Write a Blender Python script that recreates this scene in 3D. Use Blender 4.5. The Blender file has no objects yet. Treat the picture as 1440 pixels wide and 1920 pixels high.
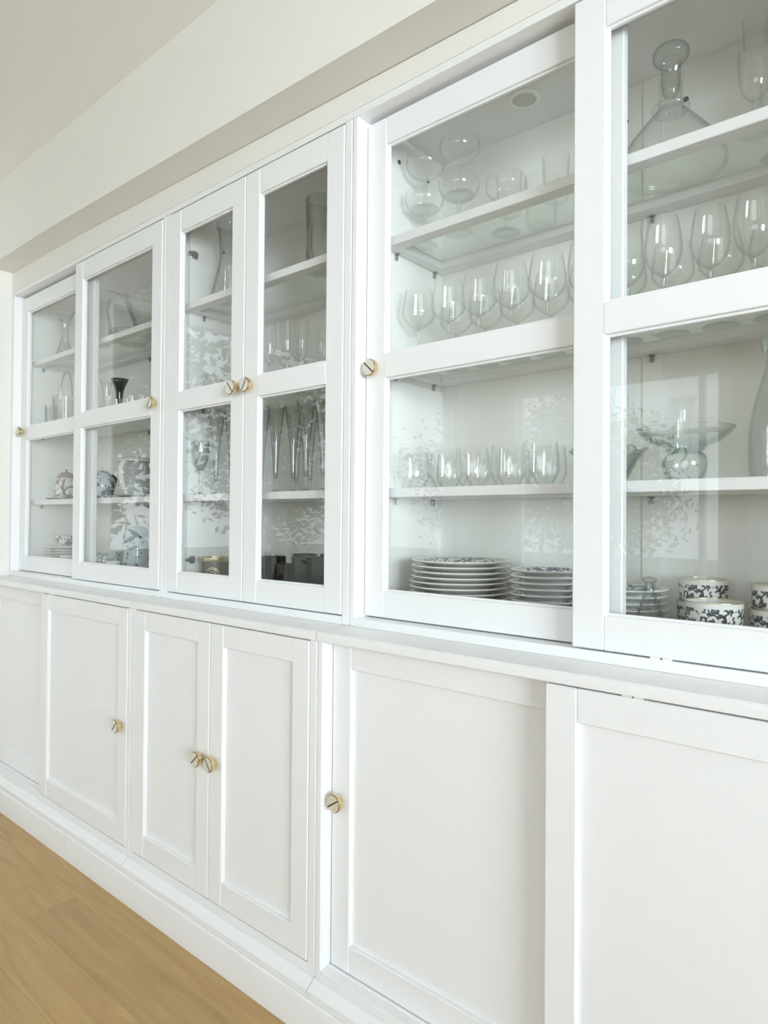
import bpy, bmesh, math, random
from mathutils import Matrix, Vector
random.seed(7)
S = bpy.context.scene
C = S.collection
PI = math.pi

# ------------------------------------------------------------------ camera
cam = bpy.data.objects.new('camera', bpy.data.cameras.new('camera'))
C.objects.link(cam)
CP = Vector((1.8967, -1.5057, 1.1418)); YAW, PIT, ROL, FPX = -0.70288, 0.01203, 0.00753, 1249.18
fw = Vector((math.sin(YAW)*math.cos(PIT), math.cos(YAW)*math.cos(PIT), math.sin(PIT)))
rt0 = Vector((math.cos(YAW), -math.sin(YAW), 0)); up0 = rt0.cross(fw)
rt = rt0*math.cos(ROL) + up0*math.sin(ROL); up = up0*math.cos(ROL) - rt0*math.sin(ROL)
cam.matrix_world = Matrix(((rt.x, up.x, -fw.x, CP.x), (rt.y, up.y, -fw.y, CP.y), (rt.z, up.z, -fw.z, CP.z), (0, 0, 0, 1)))
cam.data.sensor_fit = 'VERTICAL'; cam.data.sensor_height = 36; cam.data.lens = FPX/1920*36
cam.data.clip_start = 0.02
S.camera = cam

# ------------------------------------------------------------------ world and light
w = bpy.data.worlds.new('overcast_sky'); S.world = w; w.use_nodes = True
bg = w.node_tree.nodes['Background']; bg.inputs[0].default_value = (0.86, 0.925, 1.0, 1); bg.inputs[1].default_value = 5.4
S.view_settings.view_transform = 'Standard'; S.view_settings.look = 'None'
S.view_settings.gamma = 1; S.view_settings.use_curve_mapping = False
S.view_settings.exposure = -1.22
S.cycles.transparent_max_bounces = 32; S.cycles.max_bounces = 6; S.cycles.diffuse_bounces = 4; S.cycles.glossy_bounces = 3
S.cycles.use_adaptive_sampling = True; S.cycles.adaptive_threshold = .08; S.cycles.adaptive_min_samples = 14; S.cycles.use_light_tree = False

# room: back wall y = 0, left wall x = -1.21, opposite wall y = -4.2, right wall x = 3.9
RX0, RX1, RY0, RZ = -1.212, 5.4, -4.2, 2.53
WIN = {'left': (-3.7, -0.75, 0.12, 2.25), 'oppA': (-0.95, 0.90, 0.45, 2.25), 'oppB': (1.5, 4.2, 0.85, 2.25), 'right': (-3.7, -0.9, 0.85, 2.32)}
# area lights outside two windows: main daylight from the side, plus added front fill
def daylight(name, loc, aim, sx, sy, watts):
    l = bpy.data.lights.new(name, 'AREA'); l.shape = 'RECTANGLE'; l.size = sx; l.size_y = sy; l.energy = watts; l.color = (.80, .90, 1.0)
    o = bpy.data.objects.new(name, l); C.objects.link(o); o.location = loc; o.rotation_euler = Vector(aim).to_track_quat('-Z', 'Y').to_euler()
daylight('side_window_daylight', (RX1+3.8, -4.1, 1.35), (-1, .36, .04), 3.6, 2.8, 2700)
daylight('front_fill_light', ((WIN['oppB'][0]+WIN['oppB'][1])/2, RY0-1.2, 2.2), (0, 1, -.28), 3.0, 2.6, 150)

# ------------------------------------------------------------------ materials
MATS = {}
def newmat(name):
    m = bpy.data.materials.new(name); m.use_nodes = True; MATS[name] = m
    nt = m.node_tree; return m, nt, nt.nodes, nt.links, nt.nodes.get('Principled BSDF')
def pmat(name, col, rough=.4, metal=0.0, bump=None, **kw):
    m, nt, N, L, b = newmat(name)
    b.inputs['Base Color'].default_value = (*col, 1); b.inputs['Roughness'].default_value = rough; b.inputs['Metallic'].default_value = metal
    for k, v in kw.items(): b.inputs[k].default_value = v
    if bump:
        sc, st, stretch = bump
        tc = N.new('ShaderNodeTexCoord'); mp = N.new('ShaderNodeMapping'); mp.inputs['Scale'].default_value = stretch
        nz = N.new('ShaderNodeTexNoise'); nz.inputs['Scale'].default_value = sc; nz.inputs['Detail'].default_value = 4
        bp = N.new('ShaderNodeBump'); bp.inputs['Strength'].default_value = st; bp.inputs['Distance'].default_value = .0006
        L.new(tc.outputs['Object'], mp.inputs[0]); L.new(mp.outputs[0], nz.inputs['Vector']); L.new(nz.outputs[0], bp.inputs['Height']); L.new(bp.outputs[0], b.inputs['Normal'])
    return m
WHITE = pmat('white_lacquered_wood', (.885, .888, .885), .5, bump=(40, .22, (6, 6, .35)))
WHITEH = pmat('white_lacquered_top', (.875, .872, .86), .34)
INNER = pmat('white_cabinet_lining', (.945, .938, .895), .45)
WALL = pmat('white_wall_paint', (.865, .842, .785), .75, bump=(160, .15, (1, 1, 1)))
CEIL = pmat('ceiling_paint', (.945, .928, .89), .8)
BRASS = pmat('brushed_brass', (.80, .64, .36), .24, 1.0)
BRASSF = pmat('pale_reflection_brass', (.90, .87, .78), .42, .55)  # knob face: window reflection put into the colour as a paler brass
BRASSD = pmat('dark_brass_edge', (.30, .23, .11), .35, .9)
SLOT = pmat('dark_slot', (.05, .04, .025), .5)
STEEL = pmat('hinge_steel', (.42, .42, .42), .35, .9)
CHROME = pmat('silver_cap', (.75, .75, .74), .2, 1.0)
DARK = pmat('black_plastic', (.02, .02, .02), .5)
GAPM = pmat('grey_rubber', (.25, .25, .24), .6)
DISC = pmat('frosted_lens', (.62, .63, .58), .35)
CHINA = pmat('glazed_white_china', (.86, .85, .80), .15)
GREYCH = pmat('grey_enamel', (.50, .51, .50), .22)
BLUECH = pmat('pale_blue_stoneware', (.42, .50, .54), .25)
BROWNG = pmat('brown_glaze', (.30, .24, .22), .25)
TRAYM = pmat('grey_tin', (.32, .33, .33), .35, .4)
TINGREEN = pmat('olive_tin', (.16, .15, .11), .35, .3)
GOLD = pmat('gold_tin_rim', (.78, .70, .48), .28, .9)
CANDLE = pmat('pale_green_wax', (.62, .66, .55), .5)
BARK = pmat('bark', (.12, .09, .06), .9)
LEAF = pmat('leaf_green', (.10, .16, .06), .7)
LAWN = pmat('pale_terrace_stone', (.26, .27, .22), .9)
LAMPM = pmat('grey_lamp_enamel', (.45, .45, .40), .4)
TANW, _nt, _N, _L, _b = newmat('tan_curtain_linen')
_b.inputs['Base Color'].default_value = (.72, .58, .38, 1); _b.inputs['Roughness'].default_value = .9
_t = _N.new('ShaderNodeBsdfTranslucent'); _t.inputs['Color'].default_value = (.86, .66, .40, 1); _m = _N.new('ShaderNodeMixShader'); _m.inputs[0].default_value = .55
_L.new(_b.outputs[0], _m.inputs[1]); _L.new(_t.outputs[0], _m.inputs[2]); _L.new(_m.outputs[0], _N['Material Output'].inputs[0])
CORDM = pmat('black_cord', (.03, .03, .03), .5)

def glassmat(name, tint, edge, ior=1.45, rough=.015, facing=True, power=5.0):
    m, nt, N, L, b = newmat(name); N.remove(b)
    out = N['Material Output']; mx = N.new('ShaderNodeMixShader'); tr = N.new('ShaderNodeBsdfTransparent'); gl = N.new('ShaderNodeBsdfGlossy')
    gl.inputs['Roughness'].default_value = rough; gl.inputs['Color'].default_value = (1, 1, 1, 1)
    # Schlick reflectance, the same from either side of a thin wall
    f0 = ((ior-1)/(ior+1))**2; fc = N.new('ShaderNodeLayerWeight'); fc.inputs['Blend'].default_value = .5
    pw = N.new('ShaderNodeMath'); pw.operation = 'POWER'; pw.inputs[1].default_value = 5.0; L.new(fc.outputs['Facing'], pw.inputs[0])
    fr = N.new('ShaderNodeMapRange'); fr.inputs[3].default_value = f0; fr.inputs[4].default_value = 1.0; L.new(pw.outputs[0], fr.inputs[0])
    L.new(fr.outputs[0], mx.inputs[0]); L.new(tr.outputs[0], mx.inputs[1]); L.new(gl.outputs[0], mx.inputs[2]); L.new(mx.outputs[0], out.inputs[0])
    if facing:
        lw = N.new('ShaderNodeLayerWeight'); lw.inputs['Blend'].default_value = .5
        cr = N.new('ShaderNodeMix'); cr.data_type = 'RGBA'
        cr.inputs[6].default_value = (*tint, 1); cr.inputs[7].default_value = (*edge, 1)
        p2 = N.new('ShaderNodeMath'); p2.operation = 'POWER'; p2.inputs[1].default_value = power; L.new(lw.outputs['Facing'], p2.inputs[0]); L.new(p2.outputs[0], cr.inputs[0]); L.new(cr.outputs[2], tr.inputs['Color'])
    else: tr.inputs['Color'].default_value = (*tint, 1)
    return m
PANE = glassmat('window_glass', (.988, .993, .988), (.9, .95, .9), 1.5, .0, False)
SHELFG = glassmat('tempered_shelf_glass', (.945, .965, .945), (.8, .88, .82), 1.5, .01, False)
CLEAR = glassmat('clear_drinking_glass', (.995, .997, .995), (.62, .64, .63), 1.5)
CRYSTAL = glassmat('cut_crystal', (.955, .962, .958), (.26, .29, .28), 1.58, power=2.6)
SOLID = glassmat('solid_clear_glass', (.93, .94, .935), (.30, .33, .32), 1.62, power=2.2)
FINE = glassmat('fine_crystal', (.985, .99, .987), (.42, .45, .44), 1.55, power=3.6)
SMOKE = glassmat('smoked_dark_glass', (.30, .34, .34), (.02, .03, .03), 1.7)
GREENG = glassmat('dark_green_glass', (.18, .36, .25), (.01, .04, .02), 1.7)
BLACKG = glassmat('black_glass', (.06, .065, .07), (.003, .003, .003), 1.7)
GREYG = glassmat('grey_tinted_glass', (.945, .95, .95), (.46, .47, .48))
AQUA = glassmat('aqua_glass', (.975, .988, .984), (.34, .44, .42), 1.52, power=3.2)

def wood_floor():
    m, nt, N, L, b = newmat('oiled_oak_plank')
    tc = N.new('ShaderNodeTexCoord'); oi = N.new('ShaderNodeObjectInfo'); ad = N.new('ShaderNodeVectorMath'); ad.operation = 'ADD'
    sc = N.new('ShaderNodeVectorMath'); sc.operation = 'SCALE'; sc.inputs['Scale'].default_value = 37.0
    cb = N.new('ShaderNodeCombineXYZ'); 
    for i in range(3): L.new(oi.outputs['Random'], cb.inputs[i])
    L.new(cb.outputs[0], sc.inputs[0]); L.new(tc.outputs['Object'], ad.inputs[0]); L.new(sc.outputs[0], ad.inputs[1])
    mp = N.new('ShaderNodeMapping'); mp.inputs['Scale'].default_value = (1.2, 14, 14); L.new(ad.outputs[0], mp.inputs[0])
    nz = N.new('ShaderNodeTexNoise'); nz.inputs['Scale'].default_value = 2.2; nz.inputs['Detail'].default_value = 8; nz.inputs['Distortion'].default_value = 1.2
    L.new(mp.outputs[0], nz.inputs['Vector'])
    cr = N.new('ShaderNodeValToRGB'); cr.color_ramp.elements[0].position = .3; cr.color_ramp.elements[1].position = .72
    cr.color_ramp.elements[0].color = (.42, .265, .102, 1); cr.color_ramp.elements[1].color = (.53, .35, .15, 1)
    L.new(nz.outputs[0], cr.inputs[0])
    hs = N.new('ShaderNodeHueSaturation'); mr = N.new('ShaderNodeMapRange'); mr.inputs[3].default_value = .86; mr.inputs[4].default_value = 1.1
    L.new(oi.outputs['Random'], mr.inputs[0]); L.new(mr.outputs[0], hs.inputs['Value']); L.new(cr.outputs[0], hs.inputs['Color']); L.new(hs.outputs[0], b.inputs['Base Color'])
    b.inputs['Roughness'].default_value = .42
    return m
OAK = wood_floor()

def printed(name, base, ink, kind, r0=.3, scale=90.0, ink2=None):
    """glazed china with a printed floral motif; kind 'rim' prints a ring of radius > r0 on top, 'band' prints z in r0=(lo, hi)"""
    m, nt, N, L, b = newmat(name); b.inputs['Roughness'].default_value = .16
    tc = N.new('ShaderNodeTexCoord'); sp = N.new('ShaderNodeSeparateXYZ'); L.new(tc.outputs['Object'], sp.inputs[0])
    def mth(op, a, c):
        n = N.new('ShaderNodeMath'); n.operation = op
        for i, v in enumerate((a, c)):
            if isinstance(v, (int, float)): n.inputs[i].default_value = v
            else: L.new(v, n.inputs[i])
        return n.outputs[0]
    vo = N.new('ShaderNodeTexVoronoi'); vo.feature = 'DISTANCE_TO_EDGE'; vo.inputs['Scale'].default_value = scale
    nz = N.new('ShaderNodeTexNoise'); nz.inputs['Scale'].default_value = scale*.55; nz.inputs['Detail'].default_value = 2; nz.inputs['Distortion'].default_value = 2.2
    wv = N.new('ShaderNodeVectorMath'); wv.operation = 'ADD'; s2 = N.new('ShaderNodeVectorMath'); s2.operation = 'SCALE'; s2.inputs['Scale'].default_value = .012
    L.new(tc.outputs['Object'], nz.inputs['Vector']); L.new(nz.outputs['Color'], s2.inputs[0]); L.new(tc.outputs['Object'], wv.inputs[0]); L.new(s2.outputs[0], wv.inputs[1]); L.new(wv.outputs[0], vo.inputs['Vector'])
    vein = mth('LESS_THAN', vo.outputs['Distance'], .10)
    blob = mth('GREATER_THAN', nz.outputs[0], .535)
    if kind == 'dots':
        v2 = N.new('ShaderNodeTexVoronoi'); v2.inputs['Scale'].default_value = scale; v2.inputs['Randomness'].default_value = .55; L.new(tc.outputs['Object'], v2.inputs['Vector'])
        pat = mth('LESS_THAN', v2.outputs['Distance'], .27)
    else: pat = mth('MAXIMUM', mth('MULTIPLY', vein, mth('GREATER_THAN', nz.outputs[0], .45)), blob)
    if kind == 'rim':
        rr = mth('SQRT', mth('ADD', mth('MULTIPLY', sp.outputs[0], sp.outputs[0]), mth('MULTIPLY', sp.outputs[1], sp.outputs[1])), 0)
        geo = N.new('ShaderNodeNewGeometry'); sn = N.new('ShaderNodeSeparateXYZ'); L.new(geo.outputs['Normal'], sn.inputs[0])
        zone = mth('MULTIPLY', mth('LESS_THAN', rr, r0), mth('GREATER_THAN', sn.outputs[2], .35))
    else:
        zone = mth('MULTIPLY', mth('GREATER_THAN', sp.outputs[2], r0[0]), mth('LESS_THAN', sp.outputs[2], r0[1]))
    fac = mth('MULTIPLY', zone, pat)
    mx = N.new('ShaderNodeMix'); mx.data_type = 'RGBA'; mx.inputs[6].default_value = (*base, 1); mx.inputs[7].default_value = (*ink, 1)
    L.new(fac, mx.inputs[0]); L.new(mx.outputs[2], b.inputs['Base Color'])
    return m
PLATEM = printed('blue_print_plate', (.86, .845, .79), (.09, .12, .17), 'rim', .108, 70)
SIDEM = printed('blue_print_side_plate', (.82, .82, .79), (.09, .12, .18), 'rim', .068, 75)
CUPM = printed('black_print_cup', (.86, .85, .80), (.06, .07, .09), 'band', (.014, .047), 66)
FLORAL = printed('grey_floral_china', (.84, .84, .81), (.24, .27, .28), 'band', (.012, .16), 48)
DOTM = printed('dark_spot_pitcher', (.40, .47, .50), (.05, .06, .08), 'dots', (.01, .2), 52)
BROWNPAT = printed('brown_patch_pot', (.82, .80, .77), (.22, .17, .15), 'band', (.0, .12), 30)
BLUEPAT = printed('blue_leaf_pot', (.66, .70, .73), (.10, .13, .17), 'band', (.0, .12), 42)

# ------------------------------------------------------------------ mesh helpers
def shade(me, ang=32):
    me.polygons.foreach_set('use_smooth', [True]*len(me.polygons)); me.set_sharp_from_angle(angle=math.radians(ang)); me.update()
def link(name, me, mats, parent=None, loc=(0, 0, 0), smooth=True, ang=32):
    if not isinstance(mats, (list, tuple)): mats = [mats]
    if not len(me.materials):
        for m in mats: me.materials.append(m)
        if smooth: shade(me, ang)
    o = bpy.data.objects.new(name, me); C.objects.link(o); o.location = loc
    if parent: o.parent = parent
    return o
def empty(name, loc):
    o = bpy.data.objects.new(name, None); C.objects.link(o); o.location = loc; o.empty_display_size = .05; return o
def tag(o, label=None, cat=None, group=None, kind=None):
    for k, v in (('label', label), ('category', cat), ('group', group), ('kind', kind)):
        if v: o[k] = v
    return o
def boxes(name, bs, mat, parent, bev=.001, off=None, seg=1):
    """world-coordinate boxes (x0,x1,y0,y1,z0,z1) joined in one mesh; origin at the parent's origin"""
    o0 = Vector(off) if off is not None else (Vector((0, 0, 0)) if parent is None else world_of(parent))
    bm = bmesh.new()
    for q in bs:
        x0, x1, y0, y1, z0, z1 = q[:6]; bev_ = q[6] if len(q) > 6 else bev
        x0, x1 = sorted((x0, x1)); y0, y1 = sorted((y0, y1)); z0, z1 = sorted((z0, z1))
        t = bmesh.new(); vs = [t.verts.new((x, y, z)) for x in (x0, x1) for y in (y0, y1) for z in (z0, z1)]
        for f in ((0, 1, 3, 2), (4, 6, 7, 5), (0, 4, 5, 1), (2, 3, 7, 6), (0, 2, 6, 4), (1, 5, 7, 3)): t.faces.new([vs[i] for i in f])
        if bev_: bmesh.ops.bevel(t, geom=t.edges[:], offset=min(bev_, .45*min(x1-x0, y1-y0, z1-z0)), segments=seg, affect='EDGES', profile=.5)
        me = bpy.data.meshes.new('t'); t.to_mesh(me); t.free(); bm.from_mesh(me); bpy.data.meshes.remove(me)
    bmesh.ops.translate(bm, verts=bm.verts, vec=-o0)
    bmesh.ops.recalc_face_normals(bm, faces=bm.faces)
    me = bpy.data.meshes.new(name); bm.to_mesh(me); bm.free()
    return link(name, me, mat, parent, smooth=False)
def world_of(o):
    v = Vector((0, 0, 0))
    while o is not None: v += o.location; o = o.parent
    return v
def extrude_x(name, prof, x0, x1, mat, parent, z_end=None):
    """closed (y,z) profile pulled along x in world coordinates"""
    o0 = world_of(parent) if parent else Vector((0, 0, 0)); n = len(prof)
    vs = [(x0-o0.x, y-o0.y, z-o0.z) for y, z in prof] + [(x1-o0.x, y-o0.y, z-o0.z) for y, z in (z_end or prof)]
    fs = [(i, (i+1) % n, n+(i+1) % n, n+i) for i in range(n)] + [tuple(range(n))[::-1], tuple(range(n, 2*n))]
    me = bpy.data.meshes.new(name); me.from_pydata(vs, [], fs)
    b = bmesh.new(); b.from_mesh(me); bmesh.ops.recalc_face_normals(b, faces=b.faces); b.to_mesh(me); b.free()
    return link(name, me, mat, parent, ang=25)
def lathe_me(name, prof, n=36, wob=None):
    """profile [(r,z)...] turned about z. wob(a, r, z) -> r"""
    vs, fs, ring = [], [], []
    for r, z in prof:
        if r < 1e-6: ring.append([len(vs)]); vs.append((0, 0, z))
        else:
            ids = []
            for k in range(n):
                a = 2*PI*k/n; q = wob(a, r, z) if wob else (r, z)
                ids.append(len(vs)); vs.append((q[0]*math.cos(a), q[0]*math.sin(a), q[1]))
            ring.append(ids)
    for A, B in zip(ring, ring[1:]):
        if len(A) == 1 and len(B) == 1: continue
        for k in range(n):
            j = (k+1) % n
            if len(A) == 1: fs.append((A[0], B[j], B[k]))
            elif len(B) == 1: fs.append((A[k], A[j], B[0]))
            else: fs.append((A[k], A[j], B[j], B[k]))
    me = bpy.data.meshes.new(name); me.from_pydata(vs, [], fs)
    b = bmesh.new(); b.from_mesh(me); bmesh.ops.recalc_face_normals(b, faces=b.faces); b.to_mesh(me); b.free()
    return me
def tube_me(name, pts, rad, n=10, flat=1.0):
    pts = [Vector(p) for p in pts]; rs = rad if isinstance(rad, (list, tuple)) else [rad]*len(pts)
    vs, fs = [], []; prev = None
    for i, p in enumerate(pts):
        t = (pts[min(i+1, len(pts)-1)]-pts[max(i-1, 0)]).normalized()
        a = prev if prev is not None else (Vector((0, 1, 0)) if abs(t.y) < .9 else Vector((1, 0, 0)))
        u = (a - t*a.dot(t)).normalized(); prev = u; v = t.cross(u)
        for k in range(n):
            an = 2*PI*k/n; vs.append(p + u*math.cos(an)*rs[i]*flat + v*math.sin(an)*rs[i])
    m = len(pts)
    for i in range(m-1):
        for k in range(n):
            j = (k+1) % n; fs.append((i*n+k, i*n+j, (i+1)*n+j, (i+1)*n+k))
    fs += [tuple(range(n))[::-1], tuple((m-1)*n+k for k in range(n))]
    me = bpy.data.meshes.new(name); me.from_pydata(vs, [], fs)
    b = bmesh.new(); b.from_mesh(me); bmesh.ops.recalc_face_normals(b, faces=b.faces); b.to_mesh(me); b.free()
    return me
def arc(cx, cz, rx, rz, a0, a1, n=10, y=0): return [(cx+rx*math.cos(a0+(a1-a0)*i/n), y, cz+rz*math.sin(a0+(a1-a0)*i/n)) for i in range(n+1)]
def shell(outer, t):
    """outer profile from bottom centre to rim -> closed double wall profile with wall t"""
    inner = []
    for i in range(len(outer)-1, -1, -1):
        r, z = outer[i]
        inner.append((max(r-t, 0), z if i == len(outer)-1 else z+t))
    inner = [q for q in inner if q[0] > 0]
    return outer + inner + [(0, outer[0][1]+t*1.6)]

# ------------------------------------------------------------------ room
def struct(o): o['kind'] = 'structure'; return o
def sof_z(x): return 2.186 - .0195*(x-0.1) if x > -0.6 else 2.2035
wb = struct(boxes('wall_back', [(RX0-.3, RX1+.3, 0, .15, -.02, RZ)], WALL, None, 0))
def wall_with_opening(name, axis, pos, out, lo, hi, wins):
    bs = []; cur = lo; d = (pos, pos+out)
    def seg(a, b, z0, z1): bs.append((d[0], d[1], a, b, z0, z1) if axis == 'x' else (a, b, d[0], d[1], z0, z1))
    for (a, b, z0, z1) in sorted(wins):
        seg(cur, a, -.02, RZ); seg(a, b, -.02, z0); seg(a, b, z1, RZ); cur = b
    seg(cur, hi, -.02, RZ)
    return struct(boxes(name, bs, WALL, None, 0))
wall_with_opening('wall_left', 'x', RX0, -.15, RY0-.15, 0, [WIN['left']])
wall_with_opening('wall_right', 'x', RX1, .15, RY0-.15, 0, [WIN['right']])
wall_with_opening('wall_front', 'y', RY0, -.15, RX0, RX1, [WIN['oppA'], WIN['oppB']])
struct(boxes('ceiling', [(RX0-.15, RX1+.15, RY0-.15, .15, RZ, RZ+.12)], CEIL, None, 0))
def window(n, key, axis, pos, mull, trans):
    a, b, z0, z1 = WIN[key]; fwid = .05; bs = []
    p0, p1 = (pos-.09, pos-.03) if pos < 0 else (pos+.03, pos+.09)
    def add(u0, u1, q0, q1): bs.append((p0, p1, u0, u1, q0, q1) if axis == 'x' else (u0, u1, p0, p1, q0, q1))
    add(a, b, z0, z0+fwid); add(a, b, z1-fwid, z1); add(a, a+fwid, z0+fwid, z1-fwid); add(b-fwid, b, z0+fwid, z1-fwid)
    for m in mull: add(m-.02, m+.02, z0+fwid, z1-fwid)
    for t in trans: add(a+fwid, b-fwid, t-.015, t+.015)
    f = struct(boxes('window_%d' % n, bs, WHITE, None, .002))
    pm = (p0+p1)/2
    edges = [a+fwid]+list(mull)+[b-fwid]
    for e0, e1 in zip(edges, edges[1:]):
        q = (pm-.002, pm+.002, e0, e1, z0+fwid, z1-fwid) if axis == 'x' else (e0, e1, pm-.002, pm+.002, z0+fwid, z1-fwid)
        boxes('pane', [q], PANE, f, 0)
window(1, 'left', 'x', RX0, [-2.72, -1.74], []); window(2, 'oppA', 'y', RY0, [-.17, .56], [1.8]); window(3, 'oppB', 'y', RY0, [2.85], [])
window(4, 'right', 'x', RX1, [-2.3], [])

# floor: slab with separate oak planks lying along the cabinets
fl = struct(boxes('floor', [(RX0-.15, RX1+.15, RY0-.15, .15, -.12, -.014)], pmat('dark_subfloor', (.26, .18, .09), .8), None, 0))
PW = .135; row = 0; yy = -.02
while yy > RY0:
    x = RX0 - random.uniform(0, 1.2)
    while x < RX1:
        Lp = random.choice((1.1, 1.45, 1.8, 2.2)); a, b = max(x, RX0), min(x+Lp, RX1)
        if b-a > .05:
            o = boxes('plank', [(a+.0001, b-.0001, yy-PW+.0001, yy-.0001, -.014, 0)], OAK, fl, .0005, off=((a+b)/2, yy-PW/2, 0)); o.location = ((a+b)/2, yy-PW/2, 0)
        x += Lp
    yy -= PW; row += 1

# soffit over the cabinets and filler board under it
ys = -.45
pf = lambda x: [(.0, sof_z(x)), (ys, sof_z(x)), (ys, RZ+.01), (.0, RZ+.01)]
so = extrude_x('trim_1', pf(RX0), -.6, RX0, WALL, None); bpy.data.objects.remove(so)
bm = bmesh.new(); xs = [RX0, -.6, RX1]; rings = []
for x in xs: rings.append([bm.verts.new((x, y, z)) for y, z in pf(x)])
for A, B in zip(rings, rings[1:]):
    for i in range(4): bm.faces.new((A[i], A[(i+1) % 4], B[(i+1) % 4], B[i]))
bm.faces.new(rings[0]); bm.faces.new(rings[-1]); bmesh.ops.recalc_face_normals(bm, faces=bm.faces)
me = bpy.data.meshes.new('trim_1'); bm.to_mesh(me); bm.free(); struct(link('trim_1', me, WALL, None, smooth=False))
bm = bmesh.new(); rings = []
for x in (RX0+.002, -.6, 2.02):
    z1 = sof_z(x)-.0005; rings.append([bm.verts.new(q) for q in ((x, -.33, 2.1205), (x, -.3515, 2.1205), (x, -.3515, z1), (x, -.33, z1))])
for A, B in zip(rings, rings[1:]):
    for i in range(4): bm.faces.new((A[i], A[(i+1) % 4], B[(i+1) % 4], B[i]))
bm.faces.new(rings[0]); bm.faces.new(rings[-1]); bmesh.ops.recalc_face_normals(bm, faces=bm.faces)
me = bpy.data.meshes.new('trim_2'); bm.to_mesh(me); bm.free(); struct(link('trim_2', me, WALL, None, smooth=False))

# ------------------------------------------------------------------ cabinets
YU, YB = -.35, -.4546
SH = (1.8225, 1.5220, 1.2175)        # shelf tops
FLZ = .932                           # inside floor of the upper cabinets
BACK = -.04
def knob_me():
    R = .0200
    body = lathe_me('knob', [(0, 0), (.008, 0), (.0075, .010), (.0085, .0125), (R-.0015, .0130), (R, .0145), (R, .0236), (R-.0016, .0252), (0, .0252)], 32)
    return body
def knob(door, x, z, yf, ang):
    """brass knob with a screwdriver slot, axis pointing out of the door (-y)"""
    R = .0200; d0 = world_of(door)
    me = bpy.data.meshes.get('knob_mesh')
    if me is None:
        me = knob_me(); me.name = 'knob_mesh'
        me.materials.append(BRASS); me.materials.append(BRASSF); me.materials.append(BRASSD); shade(me, 28)
        for p in me.polygons:
            if p.normal.z > .9 and p.center.z > .0245: p.material_index = 1
            elif p.center.z > .0238 and p.normal.z > .2: p.material_index = 2
    k = bpy.data.objects.new('knob', me); C.objects.link(k); k.parent = door
    k.rotation_euler = (PI/2, 0, 0); k.location = Vector((x, yf, z)) - d0
    # the slot is a groove: a thin dark inlay across the face
    sm = bpy.data.meshes.get('slot_mesh')
    if sm is None:
        b = bmesh.new(); hw = .0015; hl = math.sqrt((R-.0012)**2-hw**2); vs = [b.verts.new((sx*hl, sy*hw, z)) for sx in (-1, 1) for sy in (-1, 1) for z in (.0215, .02545)]
        for f in ((0, 1, 3, 2), (4, 6, 7, 5), (0, 4, 5, 1), (2, 3, 7, 6), (0, 2, 6, 4), (1, 5, 7, 3)): b.faces.new([vs[i] for i in f])
        bmesh.ops.recalc_face_normals(b, faces=b.faces); sm = bpy.data.meshes.new('slot_mesh'); b.to_mesh(sm); b.free(); sm.materials.append(SLOT)
    s = bpy.data.objects.new('knob_slot', sm); C.objects.link(s); s.parent = door
    s.rotation_euler = (PI/2, -ang, 0); s.location = k.location
    return k
def door(cab, x0, x1, z0, z1, yf, top, bot, mid=None, st=.060, glass=True, th=.021):
    yb = yf+th; bs = [(x0, x0+st, yf, yb, z0, z1, .0024), (x1-st, x1, yf, yb, z0, z1, .0024),
                      (x0+st, x1-st, yf+.0007, yb, z1-top, z1), (x0+st, x1-st, yf+.0007, yb, z0, z0+bot)]
    if mid: bs.append((x0+st-.002, x1-st+.002, yf-.0006, yb, mid[0], mid[1]))
    d = boxes('door', bs, WHITE, cab, .0013)
    zs = [z0+bot, z1-top] if not mid else [z0+bot, mid[0], mid[1], z1-top]
    for a, b in zip(zs[::2], zs[1::2]):
        X0, X1 = x0+st, x1-st
        if glass:
            boxes('pane', [(X0-.004, X1+.004, yf+.0125, yf+.0165, a-.004, b+.004)], PANE, d, 0)
            g = .005; y0, y1 = yf+.006, yf+.0125
            boxes('glazing_bead', [(X0, X0+g, y0, y1, a, b), (X1-g, X1, y0, y1, a, b), (X0+g, X1-g, y0, y1, a, a+g), (X0+g, X1-g, y0, y1, b-g, b)], WHITE, d, .0008)
        else:
            boxes('panel', [(X0-.004, X1+.004, yf+.0115, yf+.018, a-.004, b+.004)], WHITE, d, 0)
    return d
def shelf(cab, xa, xb, ztop, yfr):
    t = .0215; z0 = ztop-t; fw_, bw, sw = .035, .045, .032
    s = boxes('shelf', [(xa, xb, yfr, yfr+fw_, z0, ztop), (xa, xb, BACK-bw, BACK, z0, ztop), (xa, xa+sw, yfr+fw_, BACK-bw, z0, ztop), (xb-sw, xb, yfr+fw_, BACK-bw, z0, ztop)], WHITE, cab, .0012)
    boxes('shelf_glass', [(xa+sw-.006, xb-sw+.006, yfr+fw_-.006, BACK-bw+.006, ztop-.0058, ztop-.0006)], SHELFG, s, 0)
def pin(cab, x, y, z, sgn):
    boxes('shelf_pin', [(x, x+sgn*.010, y-.006, y+.006, z-.003, z), (x, x+sgn*.004, y-.005, y+.005, z-.016, z-.003)], STEEL, cab, .001)
def screw(cab, loc, axis):
    me = lathe_me('screw', [(0, 0), (.0055, 0), (.0055, .0012), (.004, .0018), (0, .0018)], 14)
    o = link('screw', me, DARK, cab, Vector(loc)-world_of(cab)); o.rotation_euler = (0, PI/2, 0) if axis == 'x' else (PI/2, 0, 0)
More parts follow.
